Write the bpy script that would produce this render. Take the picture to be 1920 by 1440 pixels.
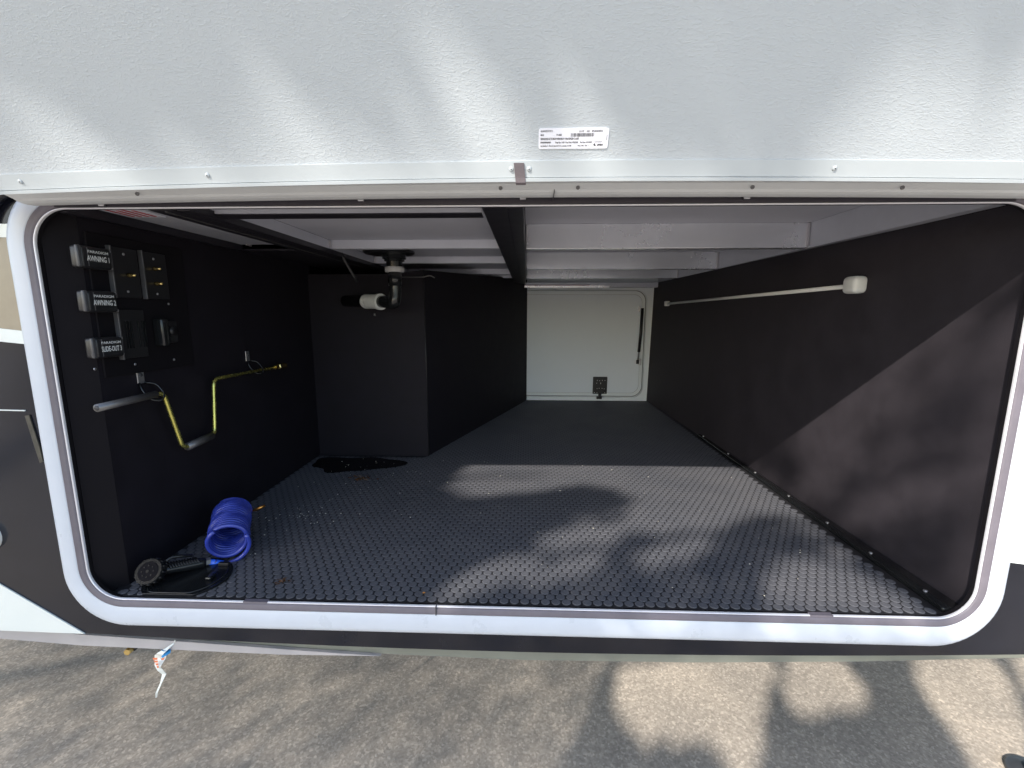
import bpy, bmesh, math, random
from mathutils import Vector, Matrix
R = math.radians
random.seed(7)
for o in list(bpy.data.objects): bpy.data.objects.remove(o)
S = bpy.context.scene
COL = S.collection

# ------------------------------------------------------------------ camera
cd = bpy.data.cameras.new('camera'); cam = bpy.data.objects.new('camera', cd); COL.objects.link(cam)
cd.sensor_width = 36.0; cd.lens = 828.24 / 1920 * 36
cd.clip_start = 0.02; cd.clip_end = 2000
th, ps, ro = R(9.075), R(1.929), R(0.1)
F = Vector((-math.sin(ps)*math.cos(th), math.cos(ps)*math.cos(th), -math.sin(th)))
R0 = Vector((math.cos(ps), math.sin(ps), 0)); U0 = R0.cross(F)
RR = R0*math.cos(ro)+U0*math.sin(ro); UU = -R0*math.sin(ro)+U0*math.cos(ro)
cam.matrix_world = Matrix(((RR.x, UU.x, -F.x, 0), (RR.y, UU.y, -F.y, 0), (RR.z, UU.z, -F.z, 0), (0, 0, 0, 1)))
S.camera = cam
# ------------------------------------------------------------------ light
PHI = R(32.0); SLOPE = 0.81                       # the sun stands behind the camera and to its left
EL = math.atan(SLOPE*math.cos(PHI)); TP = math.tan(PHI)
SUN = Vector((-math.sin(PHI)*math.cos(EL), -math.cos(PHI)*math.cos(EL), math.sin(EL)))   # towards the sun
w = bpy.data.worlds.new('World'); S.world = w; w.use_nodes = True
nt = w.node_tree; bg = nt.nodes['Background']
sky = nt.nodes.new('ShaderNodeTexSky'); sky.sky_type = 'NISHITA'; sky.sun_disc = False
sky.sun_elevation = EL; sky.sun_rotation = math.pi+PHI
nt.links.new(sky.outputs[0], bg.inputs[0]); bg.inputs[1].default_value = 0.15
ld = bpy.data.lights.new('sun', 'SUN'); ld.energy = 3.0; ld.angle = R(0.5); ld.color = (1, .93, .84)
sun = bpy.data.objects.new('sun', ld); COL.objects.link(sun); sun.rotation_euler = (-SUN).to_track_quat('-Z', 'Y').to_euler()
sun.location = SUN*20
S.view_settings.view_transform = 'Standard'; S.view_settings.look = 'None'; S.view_settings.gamma = 1
S.view_settings.exposure = 1.15; S.view_settings.use_curve_mapping = False
S.render.engine = 'CYCLES'; S.cycles.max_bounces = 8; S.cycles.diffuse_bounces = 5

# ------------------------------------------------------------------ helpers
def newmat(name, col, rough=.5, metal=0, spec=.5, coat=0, vary=0, vscale=8, bump=0, bscale=200, bdist=.001, tint=None):
    m = bpy.data.materials.new(name); m.use_nodes = True
    n = m.node_tree.nodes; l = m.node_tree.links; b = n['Principled BSDF']
    b.inputs['Base Color'].default_value = (*col, 1); b.inputs['Roughness'].default_value = rough
    b.inputs['Metallic'].default_value = metal; b.inputs['Specular IOR Level'].default_value = spec
    if coat: b.inputs['Coat Weight'].default_value = coat; b.inputs['Coat Roughness'].default_value = .05
    tc = n.new('ShaderNodeTexCoord')
    if vary:
        no = n.new('ShaderNodeTexNoise'); no.inputs['Scale'].default_value = vscale; no.inputs['Detail'].default_value = 6
        no.inputs['Roughness'].default_value = .65
        l.new(tc.outputs['Object'], no.inputs['Vector'])
        r = n.new('ShaderNodeValToRGB'); t = tint or tuple(c*(1-vary) for c in col)
        r.color_ramp.elements[0].position = .32; r.color_ramp.elements[1].position = .68
        r.color_ramp.elements[0].color = (*t, 1); r.color_ramp.elements[1].color = (*col, 1)
        l.new(no.outputs[0], r.inputs[0]); l.new(r.outputs[0], b.inputs['Base Color'])
        mr = n.new('ShaderNodeMapRange'); mr.inputs[3].default_value = rough*.85; mr.inputs[4].default_value = min(1, rough*1.2)
        l.new(no.outputs[0], mr.inputs[0]); l.new(mr.outputs[0], b.inputs['Roughness'])
    if bump:
        n2 = n.new('ShaderNodeTexNoise'); n2.inputs['Scale'].default_value = bscale; n2.inputs['Detail'].default_value = 3
        l.new(tc.outputs['Object'], n2.inputs['Vector'])
        bp = n.new('ShaderNodeBump'); bp.inputs['Strength'].default_value = bump; bp.inputs['Distance'].default_value = bdist
        l.new(n2.outputs[0], bp.inputs['Height']); l.new(bp.outputs[0], b.inputs['Normal'])
    return m
M = {}
M['flange'] = newmat('painted_white_aluminium', (.60, .645, .71), .28, vary=.05, vscale=14)
M['strip'] = newmat('door_frame_white', (.50, .545, .57), .38, vary=.04, vscale=5)
M['rail'] = newmat('hinge_rail_white', (.80, .82, .82), .4, vary=.06, vscale=10)
M['gasket'] = newmat('grey_rubber_seal', (.16, .145, .17), .5, vary=.15, vscale=30)
M['darkgasket'] = newmat('dark_rubber_seal', (.03, .025, .035), .5, vary=.2, vscale=30)
M['lip'] = newmat('bare_aluminium_lip', (.80, .80, .84), .35, metal=.35)
M['alu'] = newmat('mill_aluminium', (.95, .96, 1.0), .26, metal=.75, vary=.08, vscale=5, bump=.08, bscale=40)
M['alu2'] = newmat('primed_aluminium_tube', (.64, .65, .71), .42, metal=.3, vary=.1, vscale=7)
M['weld'] = newmat('weld_bead_metal', (.62, .6, .62), .35, metal=.8, bump=.6, bscale=300)
M['ceil'] = newmat('grey_ceiling_board', (.58, .58, .64), .6, vary=.1, vscale=4)
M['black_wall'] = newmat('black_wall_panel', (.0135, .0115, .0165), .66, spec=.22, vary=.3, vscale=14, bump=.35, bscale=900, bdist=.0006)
M['black_wall_sunlit'] = newmat('sun_lightened_black_panel', (.040, .035, .042), .66, spec=.22, vary=.3, vscale=9, bump=.35, bscale=900, bdist=.0006)  # same black panel, base lightened to carry sunlight on the right wall
M['jamb'] = newmat('black_jamb', (.009, .008, .010), .8, spec=.12)
M['steel'] = newmat('black_painted_steel', (.02, .018, .024), .38, vary=.2, vscale=20)
M['plastic'] = newmat('black_plastic', (.016, .016, .018), .33, vary=.15, vscale=40)
M['endsheen'] = newmat('painted_sheen_grey', (.085, .085, .09), .3, vary=.3, vscale=40)  # paler than the plastic; outside light on near ends put into the colour
M['gloss_black'] = newmat('gloss_black_plastic', (.012, .013, .014), .18, vary=.1, vscale=20)
M['gelcoat'] = newmat('black_gelcoat', (.006, .007, .012), .14, spec=.4, coat=.0, vary=.4, vscale=6, tint=(.012, .013, .020))
M['gel_white'] = newmat('white_gelcoat', (.78, .83, .80), .25, coat=.3, vary=.04, vscale=5)
M['tan'] = newmat('tan_decal', (.34, .29, .21), .3, vary=.12, vscale=14)
M['painted_reflection'] = newmat('dull_tan_reflection', (.075, .07, .055), .4, vary=.6, vscale=40)  # tan reflection on the gelcoat, painted as a colour
M['skirt'] = newmat('grey_green_skirt', (.21, .22, .185), .5, vary=.15, vscale=9)
M['skirt2'] = newmat('pale_grey_skirt', (.40, .385, .39), .5, vary=.1, vscale=9)
M['text'] = newmat('white_print', (.82, .84, .82), .5)
M['ink'] = newmat('grey_print', (.10, .10, .11), .5)
M['paper'] = newmat('white_sticker', (.84, .85, .92), .3)
M['red'] = newmat('red_print', (.5, .06, .08), .5)
M['redreflect'] = newmat('dark_red_reflection', (.16, .02, .05), .35)  # red reflection on the far header, painted in
M['brass'] = newmat('brass', (.75, .56, .22), .25, metal=1)
M['orangebrass'] = newmat('orange_brass', (.75, .33, .08), .3, metal=1)
M['zinc'] = newmat('yellow_zinc', (.66, .62, .17), .26, metal=.85, vary=.25, vscale=60)
M['greysteel'] = newmat('grey_steel_tube', (.24, .235, .235), .38, metal=.7, vary=.2, vscale=60)
M['screw'] = newmat('screw_steel', (.6, .6, .62), .3, metal=.9)
M['webbing'] = newmat('grey_webbing', (.13, .11, .12), .7, bump=.5, bscale=500)
M['whiteplastic'] = newmat('white_plastic', (.74, .75, .72), .35, vary=.05, vscale=20)
M['diffuser'] = newmat('milky_diffuser', (.76, .76, .74), .4)
M['collar'] = newmat('pale_grey_collar', (.50, .50, .50), .5)
M['hose'] = newmat('blue_hose_plastic', (.050, .080, .50), .18, vary=.3, vscale=25, coat=.4)
M['hose'].node_tree.nodes['Principled BSDF'].inputs['Transmission Weight'].default_value = .15
M['hosefit'] = newmat('bright_blue_sleeve', (.02, .14, .85), .25)
M['seam'] = newmat('seam_line', (.05, .05, .055), .5)
M['fardoor'] = newmat('far_door_skin', (.80, .86, .90), .55, vary=.02, vscale=6)
M['farframe'] = newmat('far_door_frame', (.82, .87, .88), .45)
M['pad'] = newmat('grey_pad', (.05, .055, .065), .5, vary=.2, vscale=30)
M['ribbon'] = newmat('white_ribbon', (.72, .76, .73), .6)
M['orange'] = newmat('orange_print', (.62, .18, .08), .6)
M['bluebit'] = newmat('blue_tie', (.02, .22, .5), .5)
M['bark'] = newmat('bark', (.09, .065, .045), .9, vary=.5, vscale=20, bump=1, bscale=30, bdist=.02)
M['leaf'] = newmat('leaf', (.055, .10, .028), .5, vary=.4, vscale=3)
M['crumb'] = newmat('pale_crumb', (.75, .72, .6), .5)
M['wetleaf'] = newmat('wet_brown_leaf', (.12, .06, .028), .25, vary=.5, vscale=80)

# textured door skin: crinkled fibreglass
m = newmat('crinkled_white_fibreglass', (.485, .525, .555), .33); M['skin'] = m
n = m.node_tree.nodes; l = m.node_tree.links; b = n['Principled BSDF']
tc = n['Texture Coordinate']; mp = n.new('ShaderNodeMapping')
mp.inputs['Rotation'].default_value = (0, 0, R(28)); mp.inputs['Scale'].default_value = (1, 1.9, 1)
l.new(tc.outputs['Object'], mp.inputs['Vector'])
n1 = n.new('ShaderNodeTexNoise'); n1.inputs['Scale'].default_value = 150; n1.inputs['Detail'].default_value = 1.5; n1.inputs['Distortion'].default_value = 1.2
l.new(mp.outputs[0], n1.inputs['Vector'])
rp = n.new('ShaderNodeValToRGB'); rp.color_ramp.elements[0].position = .47; rp.color_ramp.elements[1].position = .66
l.new(n1.outputs[0], rp.inputs[0])
bp = n.new('ShaderNodeBump'); bp.inputs['Strength'].default_value = .34; bp.inputs['Distance'].default_value = .0011
l.new(rp.outputs[0], bp.inputs['Height']); l.new(bp.outputs[0], b.inputs['Normal'])

# coin rubber floor: dusty black rubber
def rubber(name, c0, c1, rough):
    m = newmat(name, c1, rough); n = m.node_tree.nodes; l = m.node_tree.links; b = n['Principled BSDF']
    g = n.new('ShaderNodeNewGeometry')
    no = n.new('ShaderNodeTexNoise'); no.inputs['Scale'].default_value = 3.2; no.inputs['Detail'].default_value = 8; no.inputs['Roughness'].default_value = .7
    l.new(g.outputs['Position'], no.inputs['Vector'])
    r = n.new('ShaderNodeValToRGB'); r.color_ramp.elements[0].position = .35; r.color_ramp.elements[1].position = .7
    r.color_ramp.elements[0].color = (*c0, 1); r.color_ramp.elements[1].color = (*c1, 1)
    l.new(no.outputs[0], r.inputs[0])
    n2 = n.new('ShaderNodeTexNoise'); n2.inputs['Scale'].default_value = 500; n2.inputs['Detail'].default_value = 2
    l.new(g.outputs['Position'], n2.inputs['Vector'])
    mx = n.new('ShaderNodeMixRGB'); mx.blend_type = 'MULTIPLY'; mx.inputs[0].default_value = .6
    mr = n.new('ShaderNodeMapRange'); mr.inputs[1].default_value = .3; mr.inputs[2].default_value = .7; mr.inputs[3].default_value = .6; mr.inputs[4].default_value = 1.3
    l.new(n2.outputs[0], mr.inputs[0]); l.new(r.outputs[0], mx.inputs[1]); l.new(mr.outputs[0], mx.inputs[2])
    l.new(mx.outputs[0], b.inputs['Base Color']); b.inputs['Specular IOR Level'].default_value = .35
    return m
M['mat'] = rubber('rubber_mat_base', (.016, .016, .019), (.024, .024, .027), .6)
M['coin'] = rubber('rubber_coin', (.088, .092, .106), (.122, .122, .133), .62)

# asphalt
m = newmat('asphalt', (.2, .18, .16), .85); M['asphalt'] = m
n = m.node_tree.nodes; l = m.node_tree.links; b = n['Principled BSDF']; g = n.new('ShaderNodeNewGeometry')
vo = n.new('ShaderNodeTexVoronoi'); vo.inputs['Scale'].default_value = 130; l.new(g.outputs['Position'], vo.inputs['Vector'])
na = n.new('ShaderNodeTexNoise'); na.inputs['Scale'].default_value = 60; na.inputs['Detail'].default_value = 9; na.inputs['Roughness'].default_value = .8; l.new(g.outputs['Position'], na.inputs['Vector'])
nb = n.new('ShaderNodeTexNoise'); nb.inputs['Scale'].default_value = 2.2; nb.inputs['Detail'].default_value = 5; l.new(g.outputs['Position'], nb.inputs['Vector'])
r = n.new('ShaderNodeValToRGB'); e = r.color_ramp.elements
e[0].position = 0; e[0].color = (.345, .308, .266, 1); e[1].position = 1; e[1].color = (.60, .54, .465, 1)
q = e.new(.45); q.color = (.41, .368, .318, 1); q = e.new(.8); q.color = (.47, .422, .365, 1)
sep = n.new('ShaderNodeSeparateColor'); l.new(vo.outputs['Color'], sep.inputs[0]); l.new(sep.outputs[0], r.inputs[0])
r2 = n.new('ShaderNodeValToRGB'); r2.color_ramp.elements[0].position = .38; r2.color_ramp.elements[0].color = (.82, .81, .80, 1); r2.color_ramp.elements[1].position = .62; r2.color_ramp.elements[1].color = (1.12, 1.11, 1.09, 1)
l.new(na.outputs[0], r2.inputs[0])
x1 = n.new('ShaderNodeMixRGB'); x1.blend_type = 'MULTIPLY'; x1.inputs[0].default_value = 1; l.new(r.outputs[0], x1.inputs[1]); l.new(r2.outputs[0], x1.inputs[2])
r3 = n.new('ShaderNodeValToRGB'); r3.color_ramp.elements[0].position = .35; r3.color_ramp.elements[0].color = (.82, .82, .82, 1); r3.color_ramp.elements[1].position = .65; r3.color_ramp.elements[1].color = (1.12, 1.1, 1.07, 1)
l.new(nb.outputs[0], r3.inputs[0])
x2 = n.new('ShaderNodeMixRGB'); x2.blend_type = 'MULTIPLY'; x2.inputs[0].default_value = 1; l.new(x1.outputs[0], x2.inputs[1]); l.new(r3.outputs[0], x2.inputs[2])
l.new(x2.outputs[0], b.inputs['Base Color'])
bp = n.new('ShaderNodeBump'); bp.inputs['Strength'].default_value = .55; bp.inputs['Distance'].default_value = .0025
l.new(na.outputs[0], bp.inputs['Height']); l.new(bp.outputs[0], b.inputs['Normal'])

def link(name, me, mat, parent=None, smooth=False, **tags):
    o = bpy.data.objects.new(name, me); COL.objects.link(o)
    if mat is not None and not me.materials: me.materials.append(mat)
    if parent is not None: o.parent = parent
    if smooth:
        for p in me.polygons: p.use_smooth = True
    for k, v in tags.items(): o[k] = v
    return o
def mesh(name, V, Fc):
    me = bpy.data.meshes.new(name); me.from_pydata([tuple(v) for v in V], [], Fc); me.update(); return me
def obj(name, V, Fc, mat, parent=None, smooth=False, **t): return link(name, mesh(name, V, Fc), mat, parent, smooth, **t)
def empty(name, loc, **t):
    o = bpy.data.objects.new(name, None); COL.objects.link(o); o.location = loc; o.empty_display_size = .1
    for k, v in t.items(): o[k] = v
    return o
def bmobj(name, bm, mat, parent=None, smooth=False, **t):
    me = bpy.data.meshes.new(name); bmesh.ops.recalc_face_normals(bm, faces=bm.faces[:]); bm.to_mesh(me); bm.free()
    o = link(name, me, mat, parent, smooth, **t)
    return o
def add_box(bm, a, b, bev=0, seg=2):
    r = bmesh.ops.create_cube(bm, size=1)
    vs = r['verts']
    for v in vs: v.co = Vector([(a[i]+b[i])/2 + v.co[i]*(b[i]-a[i]) for i in range(3)])
    if bev:
        es = list({e for v in vs for e in v.link_edges})
        bmesh.ops.bevel(bm, geom=es, offset=bev, segments=seg, affect='EDGES', profile=.5)
def box(name, a, b, mat, parent=None, bev=0, seg=2, **t):
    bm = bmesh.new(); add_box(bm, a, b, bev, seg); return bmobj(name, bm, mat, parent, **t)
def frames(P):
    P = [Vector(p) for p in P]; T = []
    for i in range(len(P)):
        d = (P[min(i+1, len(P)-1)]-P[max(i-1, 0)]); T.append(d.normalized())
    u = T[0].orthogonal().normalized(); out = []
    for t in T:
        u = (u - t*u.dot(t)).normalized(); out.append((u, t.cross(u)))
    return P, T, out
def add_tube(bm, P, rad, seg=12, cap=True):
    P, T, fr = frames(P); rs = rad if isinstance(rad, (list, tuple)) else [rad]*len(P); rings = []
    for p, (u, v), r in zip(P, fr, rs):
        rings.append([bm.verts.new(p+(u*math.cos(2*math.pi*k/seg)+v*math.sin(2*math.pi*k/seg))*r) for k in range(seg)])
    for a, b in zip(rings, rings[1:]):
        for k in range(seg): bm.faces.new((a[k], a[(k+1) % seg], b[(k+1) % seg], b[k]))
    if cap: bm.faces.new(rings[0][::-1]); bm.faces.new(rings[-1])
def tube(name, P, rad, mat, parent=None, seg=12, smooth=True, **t):
    bm = bmesh.new(); add_tube(bm, P, rad, seg); return bmobj(name, bm, mat, parent, smooth, **t)
def fillet(P, r, n=6):
    P = [Vector(p) for p in P]; out = [P[0]]
    for i in range(1, len(P)-1):
        a = (P[i-1]-P[i]); b = (P[i+1]-P[i]); rr = min(r, a.length*.45, b.length*.45)
        s = P[i]+a.normalized()*rr; e = P[i]+b.normalized()*rr
        for k in range(n+1):
            t = k/n; out.append(s*(1-t)**2+P[i]*2*t*(1-t)+e*t*t)
    out.append(P[-1]); return out
def extrude_poly(name, pts, y0, y1, mat, parent=None, **t):     # polygon in x,z given a thickness along y
    n = len(pts); V = [(x, y0, z) for x, z in pts]+[(x, y1, z) for x, z in pts]
    Fc = [tuple(range(n)), tuple(range(2*n-1, n-1, -1))]+[(i, (i+1) % n, n+(i+1) % n, n+i) for i in range(n)]
    bm = bmesh.new(); vs = [bm.verts.new(v) for v in V]
    for f in Fc: bm.faces.new([vs[i] for i in f])
    return bmobj(name, bm, mat, parent, **t)
def rr_loop(xl, xr, zt, zb, r, y, n=14):
    c = []
    for cx, cz, a0 in ((xr-r, zt-r, 0), (xl+r, zt-r, 90), (xl+r, zb+r, 180), (xr-r, zb+r, 270)):
        for k in range(n+1):
            a = R(a0+90*k/n); c.append((cx+r*math.cos(a), y, cz+r*math.sin(a)))
    return c
def loops(name, L, mat, parent=None, smooth=True, **t):
    V = []; Fc = []; n = len(L[0])
    for q in L: V += q
    for i in range(len(L)-1):
        for k in range(n): Fc.append((i*n+k, i*n+(k+1) % n, (i+1)*n+(k+1) % n, (i+1)*n+k))
    o = obj(name, V, Fc, mat, parent, smooth, **t); return o
def disc(name, c, r, h, mat, parent=None, axis='z', seg=20, **t):
    c = Vector(c); a = {'x': Vector((1, 0, 0)), 'y': Vector((0, -1, 0)), 'z': Vector((0, 0, 1))}[axis]
    return tube(name, [c, c+a*h*.7, c+a*h], [r, r, r*.8], mat, parent, seg, False, **t)
FONT = {}
def text(name, body, size, mat, parent, origin, ax, ay, sx=1, bold=0, align='LEFT', **t):
    cu = bpy.data.curves.new('tmp', 'FONT'); cu.body = body; cu.size = size; cu.align_x = align; cu.offset = bold; cu.extrude = .00006
    cu.resolution_u = 2
    to = bpy.data.objects.new('tmp', cu); COL.objects.link(to)
    dg = bpy.context.evaluated_depsgraph_get(); dg.update()
    me = bpy.data.meshes.new_from_object(to.evaluated_get(dg)); bpy.data.objects.remove(to)
    me.name = name; me.materials.clear()
    ax = Vector(ax).normalized(); ay = Vector(ay).normalized(); az = ax.cross(ay); O = Vector(origin)
    for v in me.vertices: v.co = O+ax*(v.co.x*sx)+ay*v.co.y+az*v.co.z
    return link(name, me, mat, parent, **t)

# ------------------------------------------------------------------ ground
GZ = -1.5
gx = [-400, -60, -12, -4, 4, 12, 60, 400]; gy = [-400, -60, -12, -4, 0, 4, 12, 60, 400]
V = [(x, y, GZ) for y in gy for x in gx]; nx = len(gx)
ground = obj('ground', V, [(j*nx+i, j*nx+i+1, (j+1)*nx+i+1, (j+1)*nx+i) for j in range(len(gy)-1) for i in range(nx-1)], M['asphalt'], kind='structure', label='worn brown grey asphalt under and in front of the trailer')
# loose grit on the asphalt, real chips
bm = bmesh.new()
for i in range(2600):
    x = random.uniform(-2.3, 2.1); y = random.uniform(1.1, 1.95); s = random.choice((.0014, .002, .0026, .0034))*random.uniform(.7, 1.3)
    ang = random.uniform(0, 6.28); pts = []
    for k in range(4):
        a = ang+k*1.57+random.uniform(-.4, .4); rr = s*random.uniform(.6, 1.4); pts.append(bm.verts.new((x+rr*math.cos(a), y+rr*math.sin(a), GZ-.0004)))
    top = bm.verts.new((x+random.uniform(-.3, .3)*s, y+random.uniform(-.3, .3)*s, GZ+s*random.uniform(.4, .9)))
    for k in range(4): bm.faces.new((pts[k], pts[(k+1) % 4], top))
M['grit'] = newmat('pale_grit', (.50, .46, .40), .8, vary=.5, vscale=40)
bmobj('grit', bm, M['grit'], kind='stuff', label='tiny loose stone chips scattered on the asphalt')

# ------------------------------------------------------------------ tree whose crown shades the trailer (out of frame, behind the camera)
GAPS = [
   [(-0.821, 0.03), (-0.821, 0.126), (-0.539, 0.136), (-0.115, 0.149), (0.366, 0.118), (0.473, -0.004), (0.609, -0.244), (0.434, -0.266), (0.332, -0.347), (0.195, -0.38), (0.045, -0.341), (0.059, -0.226), (-0.034, -0.112), (-0.234, -0.051), (-0.348, -0.1), (-0.475, -0.146), (-0.574, -0.17), (-0.69, -0.111)] , # F1
   [(-0.227, -0.633), (-0.236, -0.569), (-0.184, -0.515), (-0.078, -0.501), (-0.054, -0.553), (-0.125, -0.585), (-0.164, -0.631), (-0.183, -0.665)] , # F2
   [(-0.039, -0.592), (-0.013, -0.51), (0.068, -0.473), (0.085, -0.528), (0.034, -0.58)] , # F3
   [(-0.145, -0.43), (-0.083, -0.354), (0.028, -0.342), (0.09, -0.397), (-0.005, -0.426), (-0.088, -0.466)] , # F4
   [(0.197, -0.525), (0.211, -0.457), (0.299, -0.398), (0.37, -0.427), (0.288, -0.501)] , # F5
   [(0.528, -0.574), (0.589, -0.502), (0.66, -0.489), (0.781, -0.548), (0.887, -0.649), (0.695, -0.654), (0.598, -0.633)] , # F6
   [(0.581, 0.107), (0.796, 0.101), (0.854, 0.08), (0.808, -0.032), (0.721, -0.09), (0.714, -0.156), (0.691, -0.215), (0.612, -0.128), (0.629, -0.04), (0.612, 0.052)] , # W1
   [(0.767, -0.311), (0.851, -0.278), (0.951, -0.296), (0.977, -0.32), (0.925, -0.332), (0.855, -0.318), (0.795, -0.351)] , # W2
   [(-0.077, -0.877), (0.546, -0.808), (0.568, -0.904), (0.549, -1.011), (0.55, -1.214), (0.538, -1.296), (0.489, -1.216), (0.379, -1.133), (0.226, -1.129), (0.11, -1.124), (0.011, -1.046)] , # G1
   [(0.638, -0.806), (0.845, -0.825), (0.94, -0.937), (0.894, -1.01), (0.693, -1.03), (0.628, -0.968)] , # G2
   [(1.195, -0.789), (1.497, -0.78), (1.527, -0.941), (1.494, -1.092), (1.459, -1.187), (1.341, -1.297), (1.273, -1.274), (1.275, -1.193), (1.247, -1.082), (1.186, -0.972)] , # G3
   [(1.613, -0.777), (1.845, -0.77), (1.671, -1.034), (1.59, -0.939)] , # G4
   [(-0.369, 0.121), (-0.311, 0.153), (-0.243, 0.175), (-0.176, 0.184), (-0.104, 0.19), (-0.029, 0.192), (-0.031, 0.181), (-0.118, 0.177), (-0.197, 0.168), (-0.247, 0.153), (-0.308, 0.121)] , # D1
   [(-0.004, 0.184), (0.043, 0.192), (0.052, 0.178), (0.058, 0.148), (0.055, 0.12), (0.001, 0.12), (-0.002, 0.158)] , # D2
   [(0.166, 0.186), (0.204, 0.183), (0.229, 0.157), (0.24, 0.119), (0.19, 0.119), (0.183, 0.157)] , # D3
   [(0.327, 0.167), (0.394, 0.185), (0.464, 0.172), (0.448, 0.161), (0.367, 0.162)] , # D4
   [(0.588, 0.118), (0.593, 0.162), (0.674, 0.176), (0.749, 0.178), (0.805, 0.164), (0.87, 0.17), (0.957, 0.116), (0.847, 0.117), (0.773, 0.153), (0.684, 0.153), (0.658, 0.118)] , # D5
   [(-0.787, 0.123), (-0.671, 0.158), (-0.585, 0.156), (-0.672, 0.122)] , # D6
]
GAPS = [[(x, min(z, .110)) if max(q[1] for q in P) > .12 and min(q[1] for q in P) < .05 else ((x, .103+(z-.118)*1.15) if min(q[1] for q in P) > .11 else (x, z)) for x, z in P] for P in GAPS]
def inpoly(x, z, P):
    c = False; j = len(P)-1
    for i in range(len(P)):
        if (P[i][1] > z) != (P[j][1] > z) and x < (P[j][0]-P[i][0])*(z-P[i][1])/(P[j][1]-P[i][1])+P[i][0]: c = not c
        j = i
    return c
BB = [(min(p[0] for p in P), max(p[0] for p in P), min(p[1] for p in P), max(p[1] for p in P)) for P in GAPS]
THIN = [(.60, ((.56, -.36), (.56, .106), (.97, .106), (.97, -.36))), (.08, ((.15, -.66), (.40, .10), (.97, .106), (.97, -.66))), (.25, ((-.25, -.66), (-.15, -.25), (.25, -.10), (.2, -.66))), (.78, ((-.9, .100), (-.9, .148), (1.1, .148), (1.1, .100))), (.4, ((.1, -.67), (.1, -.76), (1.0, -.76), (1.0, -.67))), (1.0, ((-3, -1.45), (-3, -.79), (-.12, -.79), (-.05, -1.45)))]
OPEN = [((.985, .02), (1.25, .06), (1.25, -.77), (.99, -.77), (.99, -.60), (1.0, -.2))]
BB2 = [(min(p[0] for p in P), max(p[0] for p in P), min(p[1] for p in P), max(p[1] for p in P)) for P in OPEN]
CC = Vector((-.1, .93, -.3))+SUN*7.0; TB = Vector((CC.x-3.3, CC.y, GZ))
tree = empty('shade_tree', TB, label='leafy tree standing behind the viewer, its crown dappling the light', category='tree')
def tl(p): return Vector(p)-TB
bm = bmesh.new()

add_tube(bm, [tl(TB), tl(TB+Vector((.05, .02, 1.8))), tl(TB+Vector((.0, .0, 3.4))), tl(TB+Vector((.25, .05, 4.8))), tl(TB+Vector((.9, .0, 6.6)))], [.22, .17, .13, .09, .03], 14)
for k in range(4):
    a = k*1.5; p0 = TB+Vector((.15, 0, 4.2+.4*k)); add_tube(bm, [tl(p0), tl(p0+Vector((math.cos(a)*.5+.8, math.sin(a)*.7, .5))), tl(p0+Vector((math.cos(a)*.9+2.2, math.sin(a)*1.3, 1.1)))], [.045, .025, .008], 8)
bmobj('trunk', bm, M['bark'], tree, True)
rng = random.Random(3); V = []; Fc = []; cnt = 0
def leaf_at(c, size):
    nrm = (SUN*1.2+Vector((rng.uniform(-1, 1), rng.uniform(-1, 1), rng.uniform(-1, 1)))*.8).normalized()
    u = nrm.orthogonal().normalized(); a = rng.uniform(0, 6.28); v = nrm.cross(u); u, v = u*math.cos(a)+v*math.sin(a), v*math.cos(a)-u*math.sin(a)
    L = size; W = size*.55
    return [c-u*L, c-u*L*.3+v*W, c+u*L*.45+v*W*.8, c+u*L*1.1, c+u*L*.45-v*W*.8, c-u*L*.3-v*W]
def qp(p): return (p.x-(p.y-.93)*TP, p.z+SLOPE*(p.y-.93))
for i in range(40000):
    if i < 32000: X = rng.uniform(-3.0, 2.1); Z = rng.uniform(-1.5, .8)
    else:
        X = rng.gauss(-.1, 1.5); Z = rng.gauss(-.3, 1.15)
        if abs(X) > 3 or abs(Z) > 2.4: continue
    d = rng.uniform(6.2, 7.8)
    tk = [k_ for k_, P in THIN if inpoly(X, Z, P)]; c = Vector((X, .93, Z))+SUN*d; pts = leaf_at(c, rng.uniform(.030, .055)*(.5 if tk else 1)); bad = False
    if tk and rng.random() < tk[0]: continue
    for p in pts+[c]:
        x, z = qp(p)
        for B, P in zip(BB+BB2, GAPS+OPEN):
            if B[0] < x < B[1] and B[2] < z < B[3] and inpoly(x, z, P): bad = True; break
        if bad: break
    if bad: continue
    k = len(V); V += [tl(p) for p in pts]; Fc.append((k, k+1, k+2, k+3, k+4, k+5))
for i in range(17000):
    X = rng.uniform(-3, -.08); Z = rng.uniform(-1.45, -.79); c = Vector((X, .93, Z))+SUN*rng.uniform(6.2, 7.8); pts = leaf_at(c, rng.uniform(.007, .012))
    if inpoly(X, Z, GAPS[8 if len(GAPS) > 8 else 0]): continue
    k = len(V); V += [tl(p) for p in pts]; Fc.append((k, k+1, k+2, k+3, k+4, k+5))
obj('crown', V, Fc, M['leaf'], tree, kind='stuff')

# ------------------------------------------------------------------ the trailer
TR = empty('camper_trailer', (0, .93, GZ), label='camper trailer side with its long storage compartment open, black and white body', category='camper trailer')
class Off:                                        # parts are authored in world space, the parent sits at its base
    pass
def fix(root):
    bpy.context.view_layer.update()
    for ch in root.children: ch.matrix_parent_inverse = root.matrix_world.inverted()
XL, XR, ZT, ZB, CR = -1.0265, .990, .210, -.668, .075
Y0 = .93
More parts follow.
